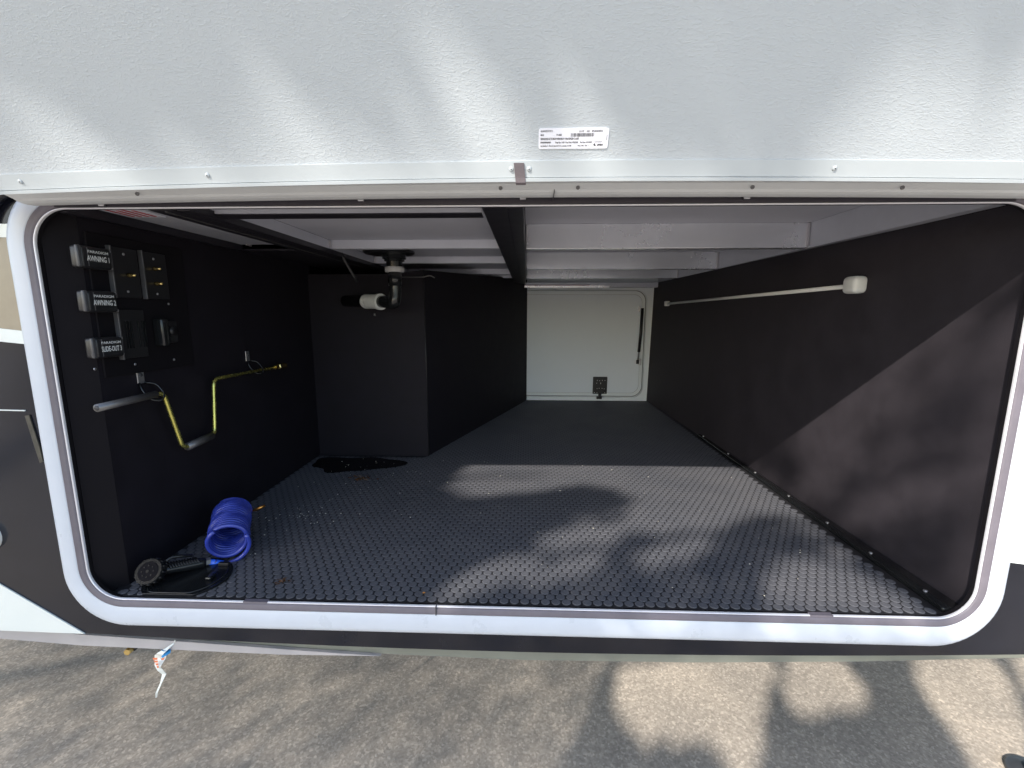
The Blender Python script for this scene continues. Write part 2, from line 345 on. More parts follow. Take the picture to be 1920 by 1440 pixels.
# side skin round the hole, built of four sheets of one mesh
bm = bmesh.new(); o = .02
def botz(x): return -.789+.0215*((x+.03)/1.1)**2+(.004 if x > 0 else 0)*x
hx = [XL-o, XR+o]; hz = [ZB-o, ZT+o]
def sheet(bm, x0, x1, zf0, zf1, y, nx=24):
    top = []; bot = []
    for i in range(nx+1):
        x = x0+(x1-x0)*i/nx; bot.append(bm.verts.new((x, y, zf0(x)))); top.append(bm.verts.new((x, y, zf1(x))))
    for i in range(nx): bm.faces.new((bot[i], bot[i+1], top[i+1], top[i]))
C = lambda c: (lambda x: c)
def sk(x): return botz(max(-1.6, min(1.6, x)))
for yy in (Y0, Y0+.03):
    sheet(bm, -3.2, hx[0], sk, C(1.6), yy); sheet(bm, hx[1], 3.2, sk, C(1.6), yy); sheet(bm, hx[0], hx[1], sk, C(hz[0]), yy); sheet(bm, hx[0], hx[1], C(hz[1]), C(1.6), yy)
bmobj('side_skin', bm, M['gelcoat'], TR, label='glossy black lower body side')
# body shell: roof, ends, far side, underbody
bm = bmesh.new()
add_box(bm, (-3.2, .965, 1.55), (3.2, 3.5, 1.6)); add_box(bm, (-3.2, 3.47, -.79), (3.2, 3.5, 1.55))
add_box(bm, (-3.2, .965, -.75), (-3.17, 3.47, 1.55)); add_box(bm, (3.17, .965, -.75), (3.2, 3.47, 1.55)); add_box(bm, (-3.2, 1.03, -.78), (3.2, 3.46, -.752))
bmobj('body_shell', bm, M['skirt'], TR)
# lower skirts
def skirt(name, x0, x1, ztop, zbot, y, mat, nx=30, **t):
    bm = bmesh.new()
    for yy in (y, y+.02):
        sheet(bm, x0, x1, ztop, zbot, yy, nx)
    return bmobj(name, bm, mat, TR, **t)
def zs(x):
    P = [(-3, -.76), (-1.9, -.785), (-1.31, -.797), (-1.1, -.809), (-.58, -.820), (-.03, -.832), (.4, -.826), (.77, -.812), (1.155, -.790), (3, -.76)]
    for a, b in zip(P, P[1:]):
        if a[0] <= x <= b[0]: t = (x-a[0])/(b[0]-a[0]); return a[1]+(b[1]-a[1])*t
    return -.76
skirt('lower_skirt', -2.9, 2.9, C(-.745), zs, .955, M['skirt'], 60, label='grey green skirt under the black side')
def zs2(x): return zs(x)-.006 if x < -.5 else zs(x)
extrude_poly('pale_skirt', [(-2.6, -.752), (-1.31, -.772), (-1.09, -.786), (-.8, -.800), (-.5, -.816), (-.35, -.8225), (-.6, -.826), (-1.1, -.816), (-1.31, -.803), (-2.6, -.785)], .944, .953, M['skirt2'], TR, label='pale grey tapering skirt lip at the front end')
# graphics on the side, thin sheets
def decal(name, pts, mat, **t): return extrude_poly(name, pts, Y0-.003, Y0-.0005, mat, TR, **t)
decal('stripe', [(-3, .155), (-1.155, .183), (-1.05, .183), (-1.05, .156), (-1.111, .156), (-3, .125)], M['gel_white'], label='white stripe above the tan stripe')
decal('stripe', [(-3, .124), (-1.111, .1555), (-1.05, .1555), (-1.05, -.043), (-1.146, -.033), (-3, .10)], M['tan'], label='tan stripe beside the opening')
decal('stripe', [(-3, .099), (-1.146, -.0335), (-1.05, -.0435), (-1.05, -.072), (-1.152, -.062), (-3, .05)], M['gel_white'], label='white stripe under the tan stripe')
decal('pinstripe', [(-3, -.19), (-1.12, -.215), (-1.12, -.2175), (-3, -.1925)], M['gel_white'])
decal('stripe', [(-3, .45), (-1.261, -.641), (-1.068, -.7695), (-1.4, -.765), (-3, -.752)][1:] + [(-3, -.40)], M['gel_white'], label='white panel below the black sweep')
decal('stripe', [(1.04, 1.0), (3, 1.0), (3, -.60), (1.2, -.552), (1.04, -.533)], M['gel_white'], label='white panel right of the opening')
decal('painted_reflection', [(-1.122, -.228), (-1.112, -.226), (-1.100, -.30), (-1.098, -.335), (-1.106, -.338), (-1.112, -.30)], M['painted_reflection'], label='pale tan reflection painted on the black side')
cap = loops('round_light', [[(-1.273+rr*math.cos(2*math.pi*k/24), yy, -.520+rr*math.sin(2*math.pi*k/24)) for k in range(24)] for rr, yy in ((.04, .93), (.038, .918), (.030, .910), (.018, .905), (.0005, .903))], M['whiteplastic'], TR, label='round white fitting at the left edge')
# compartment frame, swept round the opening
FR = empty('door_frame', (0, .93, ZB)); FR.parent = TR
def lp(o_, y, ob=None, ot=None): 
    ob = o_ if ob is None else ob; ot = o_ if ot is None else ot
    return rr_loop(XL-o_, XR+o_, ZT+ot, ZB-ob, CR+o_, y)
loops('flange', [lp(.0185, .926), lp(.0185, .9195), lp(.022, .9165), lp(.050, .9165, .058), lp(.058, .9185, .067), lp(.062, .923, .072), lp(.0625, .930, .0725)], M['flange'], FR, label='white painted flange')
loops('gasket', [lp(.0025, .929), lp(.004, .921), lp(.008, .9175), lp(.013, .9185), lp(.0165, .9155), lp(.0195, .9175)], M['gasket'], FR, label='grey rubber seal')
loops('lip', [lp(.0, .9250), lp(.0, .9215), lp(.001, .9195), lp(.0025, .9195), lp(.0035, .922)], M['lip'], FR, label='bright metal inner lip')
# small splices on the lip and seal along the sill
for x0, x1 in ((-.660, -.603), (.640, .690)):
    box('splice', (x0, .9185, ZB-.0035), (x1, .9295, ZB+.0012), M['gasket'], FR)
box('seam', (-.2065, .9145, ZB-.020), (-.2045, .93, ZB+.001), M['seam'], FR)
# jamb closing the gap between the lip and the compartment walls
loops('jamb', [lp(.0006, .9240), lp(.0010, .9345), rr_loop(-1.3, 1.3, .45, -.74, .001, .937)], M['jamb'], FR, False)
# curved trim at the upper left corner
arc = [(-1.02-.105*math.cos(R(a)), .921, .165+.085*math.sin(R(a))) for a in range(-8, 92, 6)]
tube('corner_trim', arc, .0065, M['gelcoat'], FR)

# hinge rail over the opening
prof = [(.806, .2235), (.838, .2298), (.858, .2242), (.864, .2212), (.873, .2192), (.884, .2188), (.896, .2200), (.906, .2228), (.912, .2270), (.929, .2300), (.929, .262), (.84, .262), (.806, .2395)]
xs = [-.985+.0*i for i in range(1)]+[i*.1 for i in range(-9, 14)]
V = []; n = len(prof)
def bow(x): return -.0125*(x*x)
for x in xs: V += [(x, y, z+bow(x)*.75) for y, z in prof]
Fc = [(i*n+k, i*n+(k+1) % n, (i+1)*n+(k+1) % n, (i+1)*n+k) for i in range(len(xs)-1) for k in range(n)]+[tuple(range(n)), tuple(range(len(V)-1, len(V)-n-1, -1))]
bm = bmesh.new(); vs = [bm.verts.new(v) for v in V]
for f in Fc: bm.faces.new([vs[i] for i in f])
HR = bmobj('hinge_rail', bm, M['rail'], TR, label='rounded white hinge rail above the opening')
box('seam', (.0475, .857, .2165), (.0485, .906, .2262), M['seam'], HR)
for x in (-.73, -.05, .09, .40, .66):
    disc('screw', (x, .848, .2245+bow(x)*.75), .0035, .003, M['greysteel'], HR, 'y', 10)
for x in (-.86, -.33, -.01, .42):
    box('clip', (x-.006, .9065, .2195+bow(x)*.75), (x+.006, .912, .2235+bow(x)*.75), M['screw'], HR, .001)
box('hinge_gap', (-1.04, .926, .232), (1.06, .9295, .27), M['darkgasket'], TR)
# dark seal showing along the top of the opening
box('top_seal', (-.965, .9135, .2125), (.925, .9165, .2265), M['darkgasket'], FR, label='dark seal along the top')

# ------------------------------------------------------------------ baggage door, open and leaning out
DB = R(60); DY, DZ = .800, .2265
sd = Vector((0, -math.cos(DB), math.sin(DB))); nd = Vector((0, -math.sin(DB), -math.cos(DB)))       # up the door, and out of its inner face
DR = empty('baggage_door', (0, DY, DZ)); DR.parent = TR; DR['label'] = 'raised baggage door with crinkled white inner face'
def dp(x, s, h=0): 
    p = Vector((x, DY, DZ))+sd*s+nd*h; p.z += -.0150*(x-.05)**2; return p
def dslab(name, x0, x1, s0, s1, h0, h1, mat, nx=24, smooth=False, **t):
    V = []
    for i in range(nx+1):
        x = x0+(x1-x0)*i/nx
        V += [dp(x, s0, h0), dp(x, s1, h0), dp(x, s1, h1), dp(x, s0, h1)]
    Fc = [(i*4+k, i*4+(k+1) % 4, (i+1)*4+(k+1) % 4, (i+1)*4+k) for i in range(nx) for k in range(4)]+[(0, 1, 2, 3), (nx*4+3, nx*4+2, nx*4+1, nx*4)]
    bm = bmesh.new(); vs = [bm.verts.new(v) for v in V]
    for f in Fc: bm.faces.new([vs[i] for i in f])
    return bmobj(name, bm, mat, DR, smooth, **t)
# the skin keeps object coordinates in the door's own plane so that the crinkle follows it
def skin():
    V = []; nx = 24
    x0, x1, s0, s1 = -1.09, 1.055, .0285, .885
    for i in range(nx+1):
        x = x0+(x1-x0)*i/nx; b = -.0150*(x-.05)**2
        for s in (s0, s1): V.append((x, s+b*math.sin(DB), b*-math.cos(DB)*1.0))
    Fc = [(2*i, 2*i+2, 2*i+3, 2*i+1) for i in range(nx)]
    o = obj('inner_skin', V, Fc, M['skin'], DR, False, label='crinkled white fibreglass inner skin')
    Mx = Matrix(((1, 0, 0, 0), (0, sd.y, nd.y, DY), (0, sd.z, nd.z, DZ), (0, 0, 0, 1)))
    o.matrix_world = Mx; return o
SKIN = skin(); SKM = SKIN.matrix_world.copy()
dslab('core', -1.10, 1.065, .002, .92, -.036, -.0008, M['gel_white'])
dslab('frame_strip', -1.105, 1.07, .0032, .0288, -.0006, .0022, M['strip'], label='smooth white strip along the hinge edge')
dslab('edge_bead', -1.105, 1.07, -.003, .0022, -.038, .0042, M['strip'])
dslab('frame_strip', -1.105, 1.07, .885, .925, -.0006, .0022, M['strip'])
dslab('frame_strip', -1.105, -1.07, .0289, .8849, -.0006, .0022, M['strip'], 2)
dslab('frame_strip', 1.035, 1.07, .0289, .8849, -.0006, .0022, M['strip'], 2)
for x in (-.888, -.552, -.0285, .0015, .503):
    c = dp(x, .0165, .0022)
    bm = bmesh.new(); add_tube(bm, [c, c+nd*.0014, c+nd*.0022], [.0042, .0036, .0022], 16); bmobj('rivet', bm, M['strip'], DR, True)
    bm = bmesh.new(); add_tube(bm, [c+nd*.0020, c+nd*.0027], [.0011, .0009], 8); bmobj('rivet_pin', bm, M['seam'], DR)
# pull strap folded over the edge
V = []; pr = [(.0262, .0045), (.004, .0048), (-.004, .0062), (-.0085, .0040)]
bm = bmesh.new(); rows = []
for s, h in pr: rows.append([bm.verts.new(dp(x+(-s)*.10, s, h)) for x in (-.0215, -.0045)])
for s, h in pr[::-1]: rows.append([bm.verts.new(dp(x+(-s)*.10, s, h-.0016)) for x in (-.0215, -.0045)])
for a, b in zip(rows, rows[1:]+rows[:1]): bm.faces.new((a[0], a[1], b[1], b[0]))
for k in (0, 1): bm.faces.new([r_[k] for r_ in rows][:: (1 if k else -1)])
bmobj('pull_strap', bm, M['webbing'], DR, label='short grey webbing strap over the door edge')
# data label on the door skin
sx0, sx1, s0, s1 = .0165, .1285, .0462, .0758
bm = bmesh.new()
P8 = []
for cx, cs, a0 in ((sx1-.003, s1-.003, 0), (sx0+.003, s1-.003, 90), (sx0+.003, s0+.003, 180), (sx1-.003, s0+.003, 270)):
    for k in range(4): a = R(a0+30*k); P8.append((cx+.003*math.cos(a), cs+.003*math.sin(a)))
v0 = [bm.verts.new(dp(x, s, .0014)) for x, s in P8]; v1 = [bm.verts.new(dp(x, s, .0)) for x, s in P8]
bm.faces.new(v0); bm.faces.new(v1[::-1])
for i in range(16): bm.faces.new((v0[i], v1[i], v1[(i+1) % 16], v0[(i+1) % 16]))
bmobj('data_label', bm, M['paper'], DR, label='white printed data label with barcode')
def dt(body, x, s, size, sx=.8, bold=.0):
    p = dp(x, s, .0018); text('label_text', body, size, M['ink'], DR, p, (1, 0, 0), sd, sx, bold)
dt('ALLIANCE RV PLT 3', .0195, .0708, .0036, .62, .00008); dt('LU-1107', .0810, .0702, .0036, .62, .00008); dt('14.50', .0925, .0702, .0036, .62, .00008); dt('RPS-0010100715', .1010, .0702, .0036, .7, .0001)
dt('0010', .0195, .0652, .0036, .7, .0001); dt('P1-4005', .0450, .0652, .0036, .7, .0001)
dt('7200.86X24.25 DS TH 29X30 WH/BOARD P1 108x2 NSPLZSH C L-LIST1', .0195, .0596, .0038, .53, .00012)
dt('M0000000660005', .0195, .0546, .0033, .7, .0001); dt('Dwg Qty: 14.50', .0435, .0546, .0032, .72, .00008); dt('Pour Date: 4/22/2020', .0600, .0546, .0032, .72, .00008); dt('Slat Date: 4/23/2020', .0835, .0546, .0032, .72, .00008)
dt('Last Schedule: A - The stub states the 72.5 is a Laminate: 14-1.500', .0195, .0498, .0030, .62, .00006); dt('Prod: 1445 - 500 - 7', .0800, .0498, .0031, .7, .00006)
dt('LIPPERT', .1110, .0506, .0031, .9, .0002); dt('COMPONENTS', .1060, .0553, .0022, .9)
bm = bmesh.new(); x = .0680; rb = random.Random(5)
while x < .1050:
    wd = rb.choice((.0003, .0003, .0006, .0009)); a = [bm.verts.new(dp(xx, ss, .0017)) for xx, ss in ((x, .0636), (x+wd, .0636), (x+wd, .0686), (x, .0686))]; bm.faces.new(a); x += wd+rb.choice((.0003, .0004, .0007))
bmobj('barcode', bm, M['ink'], DR)
bm = bmesh.new(); a = [bm.verts.new(dp(xx, ss, .0017)) for xx, ss in ((.1255, .058), (.1261, .058), (.1261, .066), (.1255, .066))]; bm.faces.new(a); bmobj('label_mark', bm, M['ink'], DR)
bm = bmesh.new(); a = [bm.verts.new(dp(xx, ss, .0017)) for xx, ss in ((.1062, .0500), (.1095, .0500), (.1075, .0540), (.1050, .0525))]; bm.faces.new(a); bmobj('label_logo', bm, M['ink'], DR)

# ------------------------------------------------------------------ the compartment
CP = TR
WL, WR, YB, FZ = -.985, 1.000, 3.39, -.668
FL = box('compartment_floor', (-1.0, .9312, FZ-.02), (1.01, YB+.02, FZ), M['mat'], TR, label='black rubber mat floor')
obj('wall_panel', [(1.004, .9375, -.70), (.926, 3.42, -.70), (.942, 3.42, .224), (1.002, .9375, .224), (1.03, .9375, -.70), (.99, 3.42, -.70), (.99, 3.42, .224), (1.03, .9375, .224)], [(3, 2, 1, 0), (4, 5, 6, 7), (0, 1, 5, 4), (2, 3, 7, 6), (0, 4, 7, 3), (1, 2, 6, 5)], M['black_wall_sunlit'], TR, label='black panel on the right side of the compartment')
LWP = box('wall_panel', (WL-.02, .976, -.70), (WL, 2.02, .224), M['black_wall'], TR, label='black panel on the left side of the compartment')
extrude_poly('bulkhead', [(WL-.01, -.69), (-.462, -.69), (-.462, .19), (-.62, .172), (-.99, .172)], 2.0, 2.02, M['black_wall'], TR, label='black box front at the back left')
obj('front_return', [(-1.0265, .9345, -.70), (WL+.0005, .975, -.70), (WL+.0005, .975, .224), (-1.0265, .9345, .224), (-1.0265, .980, -.70), (-1.0265, .980, .224)], [(0, 1, 2, 3), (0, 4, 1), (3, 2, 5), (1, 4, 5, 2), (4, 0, 3, 5)], M['jamb'], TR)
# angled panel from the box corner to the far opening
A = Vector((-.462, 2.0, 0)); B_ = Vector((-.001, 3.37, 0)); nn = (B_-A).cross(Vector((0, 0, 1))).normalized()*.02
V = [(A.x, A.y, -.69), (B_.x, B_.y, -.69), (B_.x, B_.y, .25), (A.x, A.y, .19)]; V += [(x-nn.x, y-nn.y, z) for x, y, z in V]
obj('angled_panel', V, [(0, 1, 2, 3), (7, 6, 5, 4), (0, 4, 5, 1), (1, 5, 6, 2), (2, 6, 7, 3), (3, 7, 4, 0)], M['black_wall'], TR, label='black angled panel narrowing the passage')
tube('corner_bead', [(-.4605, 1.9985, -.668), (-.4605, 1.9985, .185)], .0022, M['plastic'], TR, 8)
# closing boards over everything
box('upper_closure', (-1.3, .972, .40), (1.3, 3.46, .42), M['jamb'], TR)
box('upper_closure', (-1.32, .972, .17), (-1.30, 3.46, .40), M['jamb'], TR); box('upper_closure', (1.30, .972, .17), (1.32, 3.46, .40), M['jamb'], TR)
box('upper_closure', (WR+.021, .972, .2), (1.3, 3.46, .21), M['jamb'], TR); box('upper_closure', (-1.3, .972, .2), (WL-.021, 3.46, .21), M['jamb'], TR)
# floor coins
PX, PY, CRAD = .0243, .0186, .0107
def coin_geo(bm, c):
    seg = 14; b0 = []; t0 = []; t1 = []
    for k in range(seg):
        a = 2*math.pi*k/seg; ca, sa = math.cos(a), math.sin(a)
        b0.append(bm.verts.new((c[0]+ca*CRAD, c[1]+sa*CRAD, c[2]))); t0.append(bm.verts.new((c[0]+ca*CRAD*.97, c[1]+sa*CRAD*.97, c[2]+.0011))); t1.append(bm.verts.new((c[0]+ca*CRAD*.86, c[1]+sa*CRAD*.86, c[2]+.0016)))
    for k in range(seg):
        j = (k+1) % seg; bm.faces.new((b0[k], b0[j], t0[j], t0[k])); bm.faces.new((t0[k], t0[j], t1[j], t1[k]))
    bm.faces.new(t1)
spots = []
r_ = 0; y = .9445
while y < YB-.01:
    x = WL+.012+(PX/2 if r_ % 2 else 0)
    while x < .931:
        inside = not (y > 1.985 and x < -.475+(y-2.0)*.3365)
        if inside: spots.append((x, y))
        x += PX
    y += PY; r_ += 1
near = sorted(spots, key=lambda p: (p[1], abs(p[0])))[:300]
ns = set(near)
bm = bmesh.new(); coin_geo(bm, (0, 0, 0)); cm = bpy.data.meshes.new('coin'); bm.to_mesh(cm); bm.free(); cm.materials.append(M['coin'])
for x, y in near:
    c = bpy.data.objects.new('coin', cm); COL.objects.link(c); c.location = (x, y, FZ); c.parent = FL
bm = bmesh.new()
for p in spots:
    if p not in ns: coin_geo(bm, (p[0], p[1], FZ))
bmobj('coins', bm, M['coin'], FL, kind='stuff')
# edge trim on the right side of the floor
box('edge_trim', (.943, .938, FZ), (.966, 2.40, FZ+.013), M['gloss_black'], TR, .004, label='glossy black strip along the right edge of the floor')
box('edge_trim', (.9665, .938, FZ), (1.003, 1.9, FZ+.006), M['plastic'], TR, .001)
for y in (1.00, 1.17, 1.35, 1.56, 1.80, 2.05, 2.35):
    disc('screw', (.958, y, FZ+.0128), .0048, .003, M['screw'], TR, 'z', 10)

# ceiling right bay
box('ceiling_board', (-.008, .938, .310), (1.02, 3.46, .318), M['ceil'], TR, label='grey ceiling board, right bay')
for y in (1.615, 2.345, 2.945):
    box('cross_beam', (-.006, y, .2255), (.9675, y+.038, .3095), M['alu'], TR, .0015, label='bare aluminium cross beam')
    box('weld', (.958, y-.006, .229), (.9670, y+.001, .308), M['weld'], TR, .0015)
box('side_rail', (.968, .938, .2252), (.999, 3.42, .3095), M['alu2'], TR, .001)
box('weld', (-.006, 1.611, .245), (-.001, 1.6155, .30), M['weld'], TR, .001)
# black centre beam
box('centre_beam', (-.0425, .938, .2105), (-.0092, 3.30, .3095), M['steel'], TR, .001, label='black steel centre beam')
box('centre_beam_flange', (-.0905, .938, .2110), (-.0430, 3.30, .2150), M['steel'], TR); box('centre_beam_edge', (-.0930, .938, .2110), (-.0906, 3.30, .232), M['steel'], TR)
# left bay
box('ceiling_board', (-.70, .938, .256), (-.0975, 3.46, .262), M['ceil'], TR, label='grey ceiling board, left bay')
box('cross_beam', (-.70, 1.012, .2194), (-.102, 1.016, .2555), M['alu2'], TR)
box('cross_beam', (-.70, 1.0165, .2172), (-.102, 1.062, .2192), M['steel'], TR)
for y, t_ in ((1.600, .2555), (2.065, .2555), (2.625, .2555), (2.90, .2555)):
    box('cross_beam', (-.6985, y, .2255), (-.0975, y+.03, t_), M['alu2'], TR, .001, label='grey tube across the left bay')
for x, y in ((-.697, 1.596), (-.103, 1.596), (-.697, 2.061)):
    box('weld', (x-.004, y-.003, .228), (x+.003, y+.001, .252), M['weld'], TR, .0012)
box('side_rail', (-.735, .938, .2255), (-.7005, 2.9, .2555), M['alu2'], TR)
box('long_beam', (-.79, .938, .2105), (-.7355, 3.0, .2250), M['steel'], TR, .001, label='black steel beam along the left bay')
box('beam_lip', (-.763, .95, .2088), (-.7605, 2.2, .2104), M['greysteel'], TR)
box('long_beam', (-.728, .938, .2090), (-.700, 2.2, .2252), M['steel'], TR, .001)
box('ceiling_board', (WL, .938, .2285), (-.7905, 1.52, .234), M['alu2'], TR, label='pale strip of ceiling at the far left')
box('weld', (-.945, 1.50, .2235), (-.938, 1.53, .2285), M['weld'], TR, .002)
box('ceiling_board', (WL, 1.53, .2105), (-.7905, 3.0, .216), M['steel'], TR)
box('top_batten', (WL, .938, .2075), (-.965, 1.52, .2283), M['steel'], TR, .002)
box('warning_sticker', (-.955, .99, .2270), (-.872, 1.085, .2284), M['paper'], TR, label='white sticker with red print on the ceiling')
for k in range(4):
    box('print_line', (-.945+.018*k, 1.000+.012*(k % 2), .2262), (-.938+.018*k, 1.074, .2269), M['red'], TR)
# header over the far door
box('far_header', (-.02, 3.30, .189), (.97, 3.385, .2240), M['alu2'], TR, .003)
box('far_header_trim', (-.02, 3.295, .186), (.60, 3.300, .2005), M['alu'], TR)
box('far_red_reflection', (-.02, 3.2935, .2010), (.45, 3.299, .2065), M['redreflect'], TR)  # thin strip standing in for a red reflection

# far door
FD = empty('far_door', (.45, 3.39, FZ)); FD.parent = TR; FD['label'] = 'closed white door at the far end of the passage'
box('surround', (-.6, 3.391, -.70), (1.02, 3.42, .31), M['farframe'], FD)
loops('frame_ring', [rr_loop(-.62, .893, .178, -.640, .085, 3.3905), rr_loop(-.62, .893, .178, -.640, .085, 3.384), rr_loop(-.612, .885, .170, -.632, .08, 3.382)], M['farframe'], FD)
loops('groove', [rr_loop(-.612, .885, .170, -.632, .08, 3.3822), rr_loop(-.6085, .8805, .1665, -.6280, .078, 3.3826)], M['seam'], FD)
loops('panel', [rr_loop(-.6085, .8805, .1665, -.6280, .078, 3.3820), rr_loop(-.58, .857, .14, -.604, .06, 3.379)], M['farframe'], FD)
loops('panel_groove', [rr_loop(-.58, .857, .14, -.604, .06, 3.3788), rr_loop(-.5788, .8555, .1385, -.6025, .06, 3.3788)], M['greysteel'], FD)
extrude_poly('panel_skin', [(x, z) for x, y, z in rr_loop(-.5788, .8555, .1385, -.6025, .06, 0, 8)], 3.377, 3.3785, M['fardoor'], FD)
GS = tube('gas_strut', [(.853, 3.350, .040), (.850, 3.350, -.135), (.842, 3.352, -.285)], .0105, M['plastic'], FD)
tube('strut_rod', [(.842, 3.352, -.285), (.838, 3.352, -.345)], .0045, M['greysteel'], FD)
box('strut_foot', (.826, 3.342, -.375), (.846, 3.362, -.345), M['plastic'], FD, .004)
box('strut_bracket', (.826, 3.345, .012), (.836, 3.377, .056), M['screw'], FD, .003); box('strut_bracket', (.848, 3.352, -.386), (.864, 3.377, -.338), M['screw'], FD, .003)
LT = box('latch_plate', (.508, 3.362, -.618+.008), (.616, 3.377, -.478), M['plastic'], FD, .004)
for x, z in ((.54, -.505), (.558, -.507), (.578, -.505), (.598, -.505), (.536, -.526), (.566, -.524), (.566, -.530), (.54, -.568), (.556, -.566), (.578, -.566), (.594, -.570), (.52, -.600), (.540, -.600), (.60, -.600)):
    disc('latch_screw', (x, 3.3622, z), .0032, .002, M['screw'], FD, 'y', 8)
box('latch_bolt', (.552, 3.358, -.64), (.574, 3.377, -.605), M['plastic'], FD, .003); box('latch_foot', (.538, 3.354, -.650), (.578, 3.377, -.628), M['plastic'], FD, .003)

# LED tube light on the right wall
LB = empty('light_bar', (.985, 1.36, .085)); LB.parent = TR; LB['label'] = 'slim white tube light along the right wall'
tube('light_tube', [(.980, 1.41, .0835), (.9335, 3.03, .0655)], .0068, M['diffuser'], LB, 14)
bm = bmesh.new(); add_box(bm, (.953, 1.350, .060), (.996, 1.408, .111), .014, 4); bmobj('end_cap', bm, M['whiteplastic'], LB, True)
bm = bmesh.new(); add_box(bm, (.918, 3.02, .050), (.948, 3.048, .083), .005, 3); bmobj('end_cap', bm, M['whiteplastic'], LB, True)

# ------------------------------------------------------------------ control panel on the left wall
CPN = empty('control_panel', (WL, 1.07, .02)); CPN.parent = TR; CPN['label'] = 'black control panel with labelled manual overrides'
box('backing_plate', (WL, .985, -.150), (WL+.006, 1.262, .178), M['jamb'], CPN, .0015)
XF = -.950
def cover(z0, z1, y0, y1, line2, big):
    c = None
    bm = bmesh.new(); add_box(bm, (WL+.0065, y0, z0), (XF, y1, z1), .006, 3); c = bmobj('motor_cover', bm, M['plastic'], CPN, True, label='black override cover marked '+line2)
    bm = bmesh.new(); add_box(bm, (XF-.009, y0-.007, z0+.001), (XF-.001, y0+.003, z1), .003, 3); bmobj('cover_end_sheen', bm, M['endsheen'], CPN, True)
    box('cover_groove', (XF-.001, y0+.013, z0+.004), (XF+.0006, y0+.0145, z1-.004), M['greysteel'], CPN)
    bm = bmesh.new(); add_tube(bm, [(XF-.016, y1+.006, z1-.004), (XF-.010, y1+.006, z1-.004)], .0035, 8); add_tube(bm, [(XF-.016, y1+.006, z0+.004), (XF-.010, y1+.006, z0+.004)], .0035, 8); bmobj('cover_screw', bm, M['screw'], CPN)
    ctr = (y0+y1)/2+.002
    text('cover_text', 'PARADIGM', .0080, M['text'], CPN, (XF+.0008, ctr, z1-.0145), (0, 1, 0), (0, 0, 1), 1.22, .00005, 'CENTER')
    text('cover_text', line2, .0165, M['text'], CPN, (XF+.0008, ctr, z1-.0315), (0, 1, 0), (0, 0, 1), big, .00022, 'CENTER')
cover(.096, .143, .941, 1.012, 'AWNING 1', .64)
cover(.001, .048, .941, 1.012, 'AWNING 2', .64)
cover(-.101, -.055, .944, 1.012, 'SLIDE-OUT 3', .53)
for y0, y1, z0, z1 in ((1.031, 1.104, .036, .153), (1.117, 1.192, .036, .153), (1.029, 1.102, -.110, .007)):
    bm = bmesh.new(); add_box(bm, (WL+.0065, y0, z0), (WL+.013, y1, z1), .0015, 2); bmobj('override_block', bm, M['plastic'], CPN); box('block_end_sheen', (WL+.0065, y0-.0045, z0-.002), (WL+.0185, y0-.0005, z1+.002), M['endsheen'], CPN, .001)  # strip on the near end carries its painted sheen
def stud(y, z, s=1):
    tube('stud', [(WL+.012, y, z), (WL+.020, y, z), (WL+.026, y, z), (WL+.032, y, z)], [.0055*s, .0055*s, .0035*s, .0030*s], M['brass'], CPN, 8)
stud(1.072, .090); stud(1.150, .113); stud(1.150, .075)
for y, z in ((1.066, .139), (1.066, .051), (1.152, .138), (1.152, .049), (.962, .027), (1.193, .024), (1.189, -.128), (1.066, -.127), (.962, -.126)):
    disc('panel_screw', (WL+.0125 if .03 < z < .15 and y > 1.03 else WL+.0055, y, z), .0032, .002, M['screw'], CPN, 'x', 8)
bm = bmesh.new()
for y in (1.043, 1.050, 1.058, 1.078, 1.090, 1.097): add_box(bm, (WL+.0132, y, -.086), (WL+.017, y+.0015, -.020))
bmobj('outlet_ribs', bm, M['gloss_black'], CPN)
bm = bmesh.new(); add_box(bm, (WL+.0065, 1.128, -.088), (WL+.036, 1.152, -.014), .006, 3); bmobj('breaker', bm, M['gloss_black'], CPN, True)
bm = bmesh.new(); add_box(bm, (WL+.0065, 1.155, -.080), (WL+.022, 1.195, -.022), .004, 3); add_tube(bm, [(WL+.020, 1.170, -.048), (WL+.032, 1.170, -.048)], .012, 14); bmobj('switch', bm, M['plastic'], CPN, True)

# clips that carry the crank
def clip(y, z, wide):
    root = empty('hanging_clip', (WL, y, z)); root.parent = TR
    box('clip_tab', (WL, y-.011, z+.010), (WL+.003, y+.009, z+.046), M['screw'], root, .001)
    disc('clip_screw', (WL+.0028, y-.001, z+.032), .0045, .003, M['seam'], root, 'x', 10)
    pts = [(WL+.004, y-.010, z+.012), (WL+.014, y-.012, z-.012), (WL+.030, y-.004, z-.034), (WL+.042, y+.012, z-.036), (WL+.040, y+.022, z-.020), (WL+.022, y+.022, z+.006), (WL+.004, y+.006, z+.012)]
    bm = bmesh.new(); add_tube(bm, fillet(pts, .012, 4), .0028, 8); bmobj('clip_loop', bm, M['gloss_black'], root, True)
clip(1.082, -.188, 1); clip(1.520, -.178, 1)

